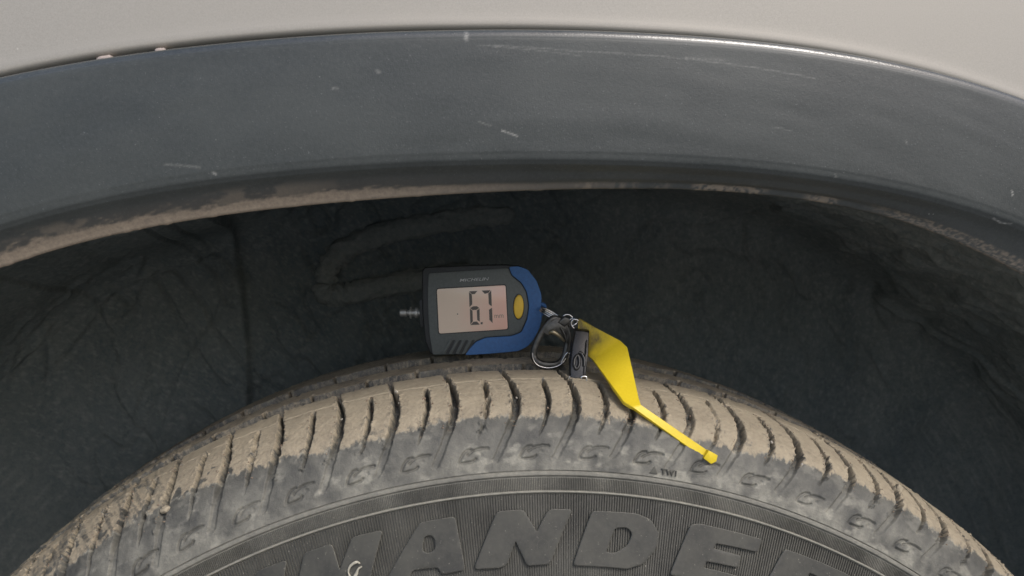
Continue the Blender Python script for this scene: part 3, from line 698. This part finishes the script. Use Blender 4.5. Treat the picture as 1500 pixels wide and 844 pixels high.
# small stones wedged in the grooves and dry soil crumbs
def stone(name, th, s, rad, mat, parent=None, sq=.7):
    bm = bmesh.new(); bmesh.ops.create_icosphere(bm, subdivisions=2, radius=rad)
    o0 = Vector((random.random()*9, random.random()*9, 0))
    for v in bm.verts: v.co *= 1+.45*mnoise.noise(v.co*(900)+o0); v.co.z *= sq
    me = bpy.data.meshes.new(name); bm.to_mesh(me); bm.free(); shade(me, 25); me.materials.append(mat)
    y, r, ny, nr_ = prof(np.array(s)); i = np.argmin(abs(SR-s)); j = np.argmin(abs(TT-th)); hh = float(H[i, j])*.35+rad*.25
    o = bpy.data.objects.new(name, me); o.location = Vector([float(c) for c in ring(np.array(th), r+nr_*hh, y+ny*hh)]); o.rotation_euler = (random.random()*6, random.random()*6, random.random()*6)
    return link(o, parent or tyre)
for th, s, rd, mt in [(-9.95, .0562, .0010, M_stone), (-9.8, .044, .0005, M_stone), (-1.0, .0389, .0005, M_stone), (1.18, .0294, .0006, M_crumb), (18.8, .031, .0008, M_stone), (18.7, .034, .0006, M_crumb),
                  (30.64, .0407, .0024, M_mud), (-7.9, .043, .0008, M_crumb), (-14.1, .043, .0006, M_stone), (-27.1, .0245, .0022, M_mud), (-18.6, .035, .0009, M_crumb), (12.3, .035, .0006, M_crumb), (21.0, .022, .0006, M_stone)]:
    stone('stone_chip' if mt is not M_mud else 'mud_clump', th, s, rd, mt)
bm = bmesh.new()
gi = np.argwhere((near > .55) & (S > .018) & (np.abs(T) < 44)); pick = gi[rng.choice(len(gi), 2600)]
gi2 = np.argwhere((S > GV[0][0]) & (S < GV[0][1]) & (np.abs(T) < 36)); pick = np.vstack([pick, gi2[rng.choice(len(gi2), 700)]])
clus = fbm(T*.9, S*70, 3, 201)
for i, j in pick:
    if clus[i, j] < .47: continue
    rd = random.choice([.00018, .00022, .0003, .00042]); p = P[i, j]+N[i, j]*rd*.4
    vs = [bm.verts.new((p[0]+rd*random.uniform(.6, 1.3)*a, p[1]+rd*random.uniform(.6, 1.3)*b_, p[2]+rd*random.uniform(.6, 1.3)*c)) for a, b_, c in ((1, 0, 0), (-1, 0, 0), (0, 1, 0), (0, -1, 0), (0, 0, 1), (0, 0, -1))]
    for a, b_, c in ((0, 2, 4), (2, 1, 4), (1, 3, 4), (3, 0, 4), (2, 0, 5), (1, 2, 5), (3, 1, 5), (0, 3, 5)): bm.faces.new((vs[a], vs[b_], vs[c]))
me = bpy.data.meshes.new('soil_crumbs'); bm.to_mesh(me); bm.free(); me.materials.append(M_crumb)
o = link(bpy.data.objects.new('soil_crumbs', me), tyre); tag(o, kind='stuff')

# ------------------------------------------------------------------ digital gauge
SC = 2.7447
gauge = empty('tread_depth_gauge', (-.0182, .088, .3582), -.0931)
tag(gauge, 'blue and charcoal digital tread gauge reading 6.7 mm, standing on edge on the tyre', 'tread gauge')
g = lambda L: [((x-706)/SC, (520.5-y)/SC) for x, y in L]
prism('case', round_poly(g([(617.6, 397), (622, 391.5), (690, 388.5), (742, 387.5), (762, 389.5), (775, 397), (787, 415), (791, 440), (791, 467), (782, 495), (762, 512), (700, 519), (630, 520.5), (622, 500), (618, 455)]), 2), .8, 17, M_case, gauge, .9, 3, both=True)
prism('blue_bumper', round_poly(g([(745.5, 391.5), (760, 390.5), (773, 395.5), (786, 412), (792.5, 430), (793.5, 440), (791.8, 450), (793.8, 468), (790, 482), (782, 497.5), (773, 508), (759, 515), (720, 518.5), (681, 521),
     (689, 510), (697.4, 501), (711.7, 495.2), (749.6, 492.7), (763.8, 487.5), (772, 469), (775, 450), (772, 428.7), (763.8, 414.5), (749.6, 403.4)]), 1.3), -1.0, 17.6, M_blue, gauge, .9, 4, both=True)
prism('face_plate', round_poly(g([(628.3, 401), (744.5, 393.2), (749, 404.5), (763, 415.5), (771, 429.5), (774, 450), (771, 468), (762.8, 486.5), (749, 491.8), (711, 494.3), (696.6, 500), (687, 511), (680, 519.6), (634, 520.2), (629.3, 490), (626.8, 450), (626.6, 420)]), 1.2), -.45, 2, M_face, gauge, .35, 2)
# screen sits in a shallow bezel
scr = [(640.1, 424), (740.6, 418.3), (743.8, 482.7), (643.2, 489.3)]
prism('screen_bezel', round_poly(g([(638.6, 422.6), (742, 416.8), (745.3, 484), (641.7, 490.8)]), 1.6), -.52, .5, M_case, gauge, .1, 1)
screen = prism('screen', round_poly(g(scr), 1.3), -.66, .5, M_lcd, gauge, .12, 2)
d8 = lambda L: g([(640+a/8.44, 400+b_/8.44) for a, b_ in L])
for seg in ([(400, 230), (502, 226), (470, 264), (432, 268)], [(398, 238), (434, 274), (438, 392), (404, 428)], [(410, 437), (448, 416), (495, 414), (524, 436), (492, 459), (442, 463)], [(408, 444), (441, 470), (446, 600), (415, 642)],
            [(528, 442), (532, 606), (500, 586), (494, 468)], [(416, 648), (452, 607), (496, 604), (532, 642)], [(542, 612), (566, 610), (567, 637), (541, 639)],
            [(554, 222), (664, 216), (638, 250), (592, 262)], [(672, 220), (680, 416), (652, 398), (642, 384), (636, 256)], [(682, 432), (690, 622), (650, 585), (645, 458)]):
    prism('digit_segment', d8(seg), -.70, -.66, M_seg, screen)
prism('screen_speck', d8([(250, 505), (262, 505), (264, 518), (252, 520)]), -.70, -.66, M_seg, screen)
def flat_text(name, txt, px, py, hpx, wpx, mat, parent, y=-.70, rot=3.3, shear=0, off=0.0):
    me = curve_mesh(None, .01, 0, text=txt, size=1, shear=shear, offset=off)
    xs = [v.co.x for v in me.vertices]; ys = [v.co.y for v in me.vertices]; w, h_ = max(xs)-min(xs), max(ys)-min(ys)
    c, s = math.cos(R(rot)), math.sin(R(rot)); x0, z0 = (px-706)/SC, (520.5-py)/SC
    for v in me.vertices:
        a = (v.co.x-min(xs))/w*wpx/SC; b_ = (v.co.y-min(ys))/h_*hpx/SC
        v.co = Vector(((x0+a*c-b_*s)*.001, (y-v.co.z*1)*.001, (z0+a*s+b_*c)*.001))
    me.name = name; me.materials.clear(); me.materials.append(mat); return link(bpy.data.objects.new(name, me), parent)
flat_text('unit_mark', 'mm', 724.5, 466.5, 4.6, 13.2, M_unit, screen)
flat_text('maker_name', 'MICHELIN', 673.5, 413.4, 4.4, 43, M_logo, gauge, y=-.50, shear=.25, off=.004, rot=3.0)
bt = lathe('button', [(-1.55, 1.2), (-1.5, 2.0), (-1.25, 2.55), (-.8, 2.75), (.3, 2.78)], M_button, gauge, n=40, axis='y')
bt.scale = (.98, 1, 2.33); bt.location = ((759.8-706)/SC*.001, 0, (520.5-450)/SC*.001); bt.rotation_euler = (0, R(2), 0)
ring_b = lathe('button_surround', [(-.6, 2.95), (-.55, 3.05), (.2, 3.1)], M_case, gauge, n=40, axis='y'); ring_b.scale = (1, 1, 2.3); ring_b.location = bt.location
for k in range(4):
    x0 = 652.5+k*9.6
    prism('grip_gap_shade', round_poly(g([(x0, 519), (x0+5, 519), (x0+14.5, 498.5), (x0+11, 498.5)]), .4), -.50, 0, M_case, gauge)  # dark strips laid on the face as the shade between ridges
for k in range(4):
    x0 = 648+k*9.6
    q = g([(x0, 518.8), (x0+3.3, 519), (x0+13.5, 499.5), (x0+11.2, 498.6)])
    prism('grip_ridge', round_poly(q, .5), -1.7, 0, M_face, gauge, .55, 2)
lathe('probe_tip', [(-45.0, 1.4), (-44.6, 2.0), (-41.2, 2.1), (-41.0, 1.5), (-39.4, 1.5), (-39.3, 3.2), (-38.6, 3.2), (-38.5, 2.0), (-36.8, 2.0), (-36.6, 2.9), (-35.0, 2.9), (-34.8, 2.2), (-31.5, 2.2)], M_probe, gauge, n=28, origin=(0, .0075, (520.5-459.5)/SC*.001))
prism('side_cap', round_poly(g([(613.5, 440), (620, 438), (620, 482), (614, 478)]), .8), 3, 12, M_case, gauge, .5, 2)
for k, x0 in enumerate((699, 712, 724, 733)): prism('top_nub', g([(x0, 389.4), (x0+4, 389.3), (x0+3.5, 386.8), (x0+.6, 386.9)]), 2, 5, M_case, gauge)
# key ring lug at the right end
tube('ring_lug', [(g([(790, 446)])[0][0]*.001, .006, g([(790, 446)])[0][1]*.001), (.0335, .008, .0262), (.0332, .010, .0225), (.0305, .010, .0205)], .0012, M_blue, gauge, n=10)

# ------------------------------------------------------------------ hardware hanging from the gauge (0.1 mm units)
D = lambda L: [tuple(c*1e-4 for c in p) for p in L]
def rel(o, base):                                      # geometry given in world space under an Empty at base
    o.location = (-base[0], -base[1], -base[2]); return o
kb = (.0195, .08, .3745); kr = empty('split_ring', kb)
tag(kr, 'bright steel split ring joining the gauge to the snap hook', 'key ring')
c = np.array([.0190, .080, .3793]); u = np.array([.86, -.18, -.48]); w = np.array([.22, .75, .10])
pth = []
for k in range(0, 49):
    a = 2*math.pi*k/24; pth.append(c+u*.0078*math.cos(a)+w*.0068*math.sin(a)+np.array([.5, 0, .8])*.0011*(k/24-1))
rel(tube('ring_coil', pth, .00052, M_chrome, kr, n=10, smooth=3, axis=(.5, .1, .85)), kb)
for nm, cc, r0, ax, rot in (('chain_link', (.0258, .074, .3778), .0022, 0, .4), ('chain_link', (.0276, .071, .3762), .0023, 1, -.5), ('chain_link', (.0290, .068, .3752), .0022, 0, .9)):
    pp = [Vector((r0*1.25*math.cos(t), 0 if ax == 0 else r0*.6*math.sin(t), r0*math.sin(t)*(1 if ax == 0 else .7))) for t in np.linspace(0, 2*math.pi, 16, endpoint=False)]
    pp = [tuple(Matrix.Rotation(rot, 3, 'Y') @ p+Vector(cc)) for p in pp]
    rel(tube(nm, pp, .00055, M_chrome, kr, closed=True, n=8, smooth=2), kb)
HOOK = D([(154, 660, 3772), (109, 660, 3710), (77, 660, 3640), (70, 660, 3592), (91, 650, 3562), (133, 645, 3549), (186, 645, 3552), (221, 655, 3580), (239, 660, 3632), (246, 662, 3702), (221, 665, 3758), (186, 664, 3782)])
hb = (.0155, .066, .3545); hk = empty('snap_hook', hb)
tag(hk, 'small dark metal snap hook lying loop down on the tread beside the gauge', 'snap hook')
rel(tube('hook_loop', HOOK, .0018, M_dkmetal, hk, closed=True, n=14, flat=.75), hb)
rel(tube('hook_rim_glint', D([(60, 630, 3612), (63, 632, 3582), (78, 632, 3556), (104, 630, 3541), (140, 630, 3535), (182, 630, 3542), (213, 632, 3560), (229, 640, 3582)]), .00042, M_chrome, hk, n=8), hb)  # thin bright tube added as the highlight along the loop's lower edge
rel(tube('gate', D([(148, 648, 3712), (166, 640, 3716), (196, 640, 3697), (226, 648, 3668)]), (.0008, .0013, .0010, .0006), M_gate, hk, n=10), hb)
bmx = prism('hook_shoulder', [(11.2, 371.5), (13.8, 376.0), (18.5, 378.6), (23.0, 376.4), (24.8, 371.5), (23.5, 367.5), (18, 370.4), (14, 369.6)], 64.6, 67.2, M_dkmetal, hk, .5, 2, both=True); rel(bmx, hb)
bmy = prism('hook_swivel', [(19.0, 376.5), (22.4, 379.6), (25.0, 378.8), (25.4, 376.2), (22.6, 374.0)], 64.0, 69, M_dkmetal, hk, .8, 3, both=True); rel(bmy, hb)
rel(tube('spring_wire', D([(206, 630, 3560), (226, 622, 3600), (238, 620, 3612), (246, 622, 3606)]), .0005, M_chrome, hk, n=8), hb)
rel(tube('spring_wire', D([(205, 640, 3740), (226, 636, 3700), (238, 636, 3660)]), .0006, M_dkmetal, hk, n=8), hb)
# short leather fob with a metal end
sb_ = (.0265, .0425, .3484); fb = empty('key_fob_strap', sb_)
tag(fb, 'short dark glossy strap with a chrome end, leaning between snap hook and yellow tool', 'strap')
FP = D([(257, 520, 3732), (330, 515, 3724), (316, 475, 3615), (295, 428, 3503), (217, 428, 3503), (224, 470, 3583), (240, 500, 3664)])
bm = bmesh.new(); fr = [bm.verts.new(p) for p in FP]; bk = [bm.verts.new((p[0], p[1]+.0032, p[2]+.0008)) for p in FP]; ff = bm.faces.new(fr); bm.faces.new(bk[::-1])
for i in range(7): bm.faces.new((fr[i], bk[i], bk[(i+1) % 7], fr[(i+1) % 7]))
bmesh.ops.recalc_face_normals(bm, faces=bm.faces); bmesh.ops.bevel(bm, geom=list(ff.edges), offset=.0007, segments=3, profile=.5, affect='EDGES')
me = bpy.data.meshes.new('strap'); bm.to_mesh(me); bm.free(); shade(me, 40); me.materials.append(M_strap); rel(link(bpy.data.objects.new('strap', me), fb), sb_)
rel(tube('metal_edge', D([(213, 418, 3518), (212, 418, 3497), (226, 417, 3490), (290, 417, 3489), (295, 418, 3508), (290, 419, 3514), (272, 419, 3513), (270, 419, 3503)]), .00055, M_chrome, fb, n=8, smooth=6), sb_)
rel(tube('metal_clip', D([(243, 448, 3560), (250, 444, 3548), (262, 448, 3560), (268, 458, 3585), (262, 468, 3612), (246, 462, 3596), (240, 450, 3570)]), .0008, M_strap, fb, closed=True, n=10), sb_)
rel(tube('metal_clip', D([(268, 478, 3625), (282, 474, 3618), (292, 462, 3590), (290, 450, 3560)]), .0009, M_strap, fb, n=10), sb_)
rel(tube('seam', D([(312, 490, 3685), (301, 465, 3612), (285, 432, 3520)]), .0004, M_strap, fb, n=6), sb_)

# ------------------------------------------------------------------ yellow plastic tool
TLp = D([(277, 560, 3633), (314, 500, 3607), (333, 460, 3591), (352, 360, 3548), (375, 214, 3492), (405, 121, 3436), (436, 90, 3416), (740, 35, 3195)])
TRp = D([(285, 580, 3786), (386, 522, 3730), (470, 467, 3684), (496, 435, 3655), (493, 292, 3541), (480, 144, 3448), (479, 102, 3424), (764, 40, 3226)])
yb = (.0767, .004, .3190); yt = empty('yellow_plastic_tool', yb)
tag(yt, 'flat yellow plastic tool, wide blade narrowing to a thin hooked stem across the tyre shoulder', 'plastic tool')
Lc = np.array(TLp); Rc_ = np.array(TRp)
def densify(A_):
    out = []
    for i in range(len(A_)-1):
        n = 6 if i < 6 else 24
        out += [A_[i]+(A_[i+1]-A_[i])*k/n for k in range(n)]
    return np.array(out+[A_[-1]])
Ld, Rd = densify(Lc), densify(Rc_); m = len(Ld); nw = 7; th_ = .0017
rows = []
for i in range(m):
    a, b_ = Ld[i], Rd[i]; t = Ld[min(i+1, m-1)]-Ld[max(i-1, 0)]; nrm = np.cross(b_-a, t); nrm /= np.linalg.norm(nrm)
    if nrm[1] > 0: nrm = -nrm
    front = [a+(b_-a)*x for x in np.linspace(0, 1, nw)]; e = (b_-a)/np.linalg.norm(b_-a)*.00025
    fr = [front[0]-nrm*.00035]+[front[0]+e]+front[1:-1]+[front[-1]-e]+[front[-1]-nrm*.00035]
    rows.append(np.array(fr+[front[-1]-nrm*th_, front[0]-nrm*th_, front[0]-nrm*.00035]))
P3 = np.array(rows)
px = P3[..., 0]*1000; pz = P3[..., 2]*1000
grime_shade = np.clip(sstep(44, 27, px+.5*(366-pz))*1.0*(.55+fbm(px*.25, pz*.5, 3, 211))+.9*np.exp(-((px-34-.3*(pz-365))/4.5)**2-((pz-368.5)/2.0)**2), 0, 1)*(pz > 352)  # grime near the strap plus shade of the upper blade, both as colour
o = np_mesh('blade', P3.reshape(-1, 3), grid_faces(*P3.shape[:2]), M_yellow, yt, {'darkening': grime_shade}, ang=35); rel(o, yb)
tipm = prism('hook_tip', round_poly([(73.4, 320.0), (75.6, 323.4), (79.6, 321.2), (79.0, 318.6), (76.7, 317.5)], .15), 1.6, 4.4, M_yellow, yt, .35, 2, both=True); rel(tipm, yb)

# ------------------------------------------------------------------ bits
y, r, ny, nr_ = prof(np.array(-.0282)); pc = ring(np.array(-14.98), r+nr_*.0012, y+ny*.0012)
hu = empty('dried_husk', tuple(float(v) for v in pc))
tag(hu, 'tiny pale curled husk stuck on the raised letter M of the sidewall', 'husk')
tube('husk_curl', [(.0022, 0, .0026), (.0008, -.0004, .0033), (-.0014, -.0003, .0020), (-.0024, -.0002, -.0002), (-.0018, -.0003, -.0024), (-.0004, -.0004, -.0034), (.0006, -.0002, -.0018), (.0016, -.0006, .0006), (.0030, -.0008, .0016)], (.0003, .0006, .0005, .0003, .0006, .0008, .0004, .0003), M_husk, hu, n=8)
bm = bmesh.new(); bmesh.ops.create_uvsphere(bm, u_segments=12, v_segments=8, radius=.0008)
for v in bm.verts: v.co.z *= 1.9; v.co.x *= .8+.3*(v.co.z > 0)
me = bpy.data.meshes.new('seed_speck'); bm.to_mesh(me); bm.free(); shade(me, 0); me.materials.append(M_seed)
o = link(bpy.data.objects.new('seed_speck', me)); o.location = (.0417, -.0212, .4885); o.rotation_euler = (0, R(28), 0)
tag(o, 'tiny tan seed stuck near the top edge of the black wheel arch trim', 'seed')
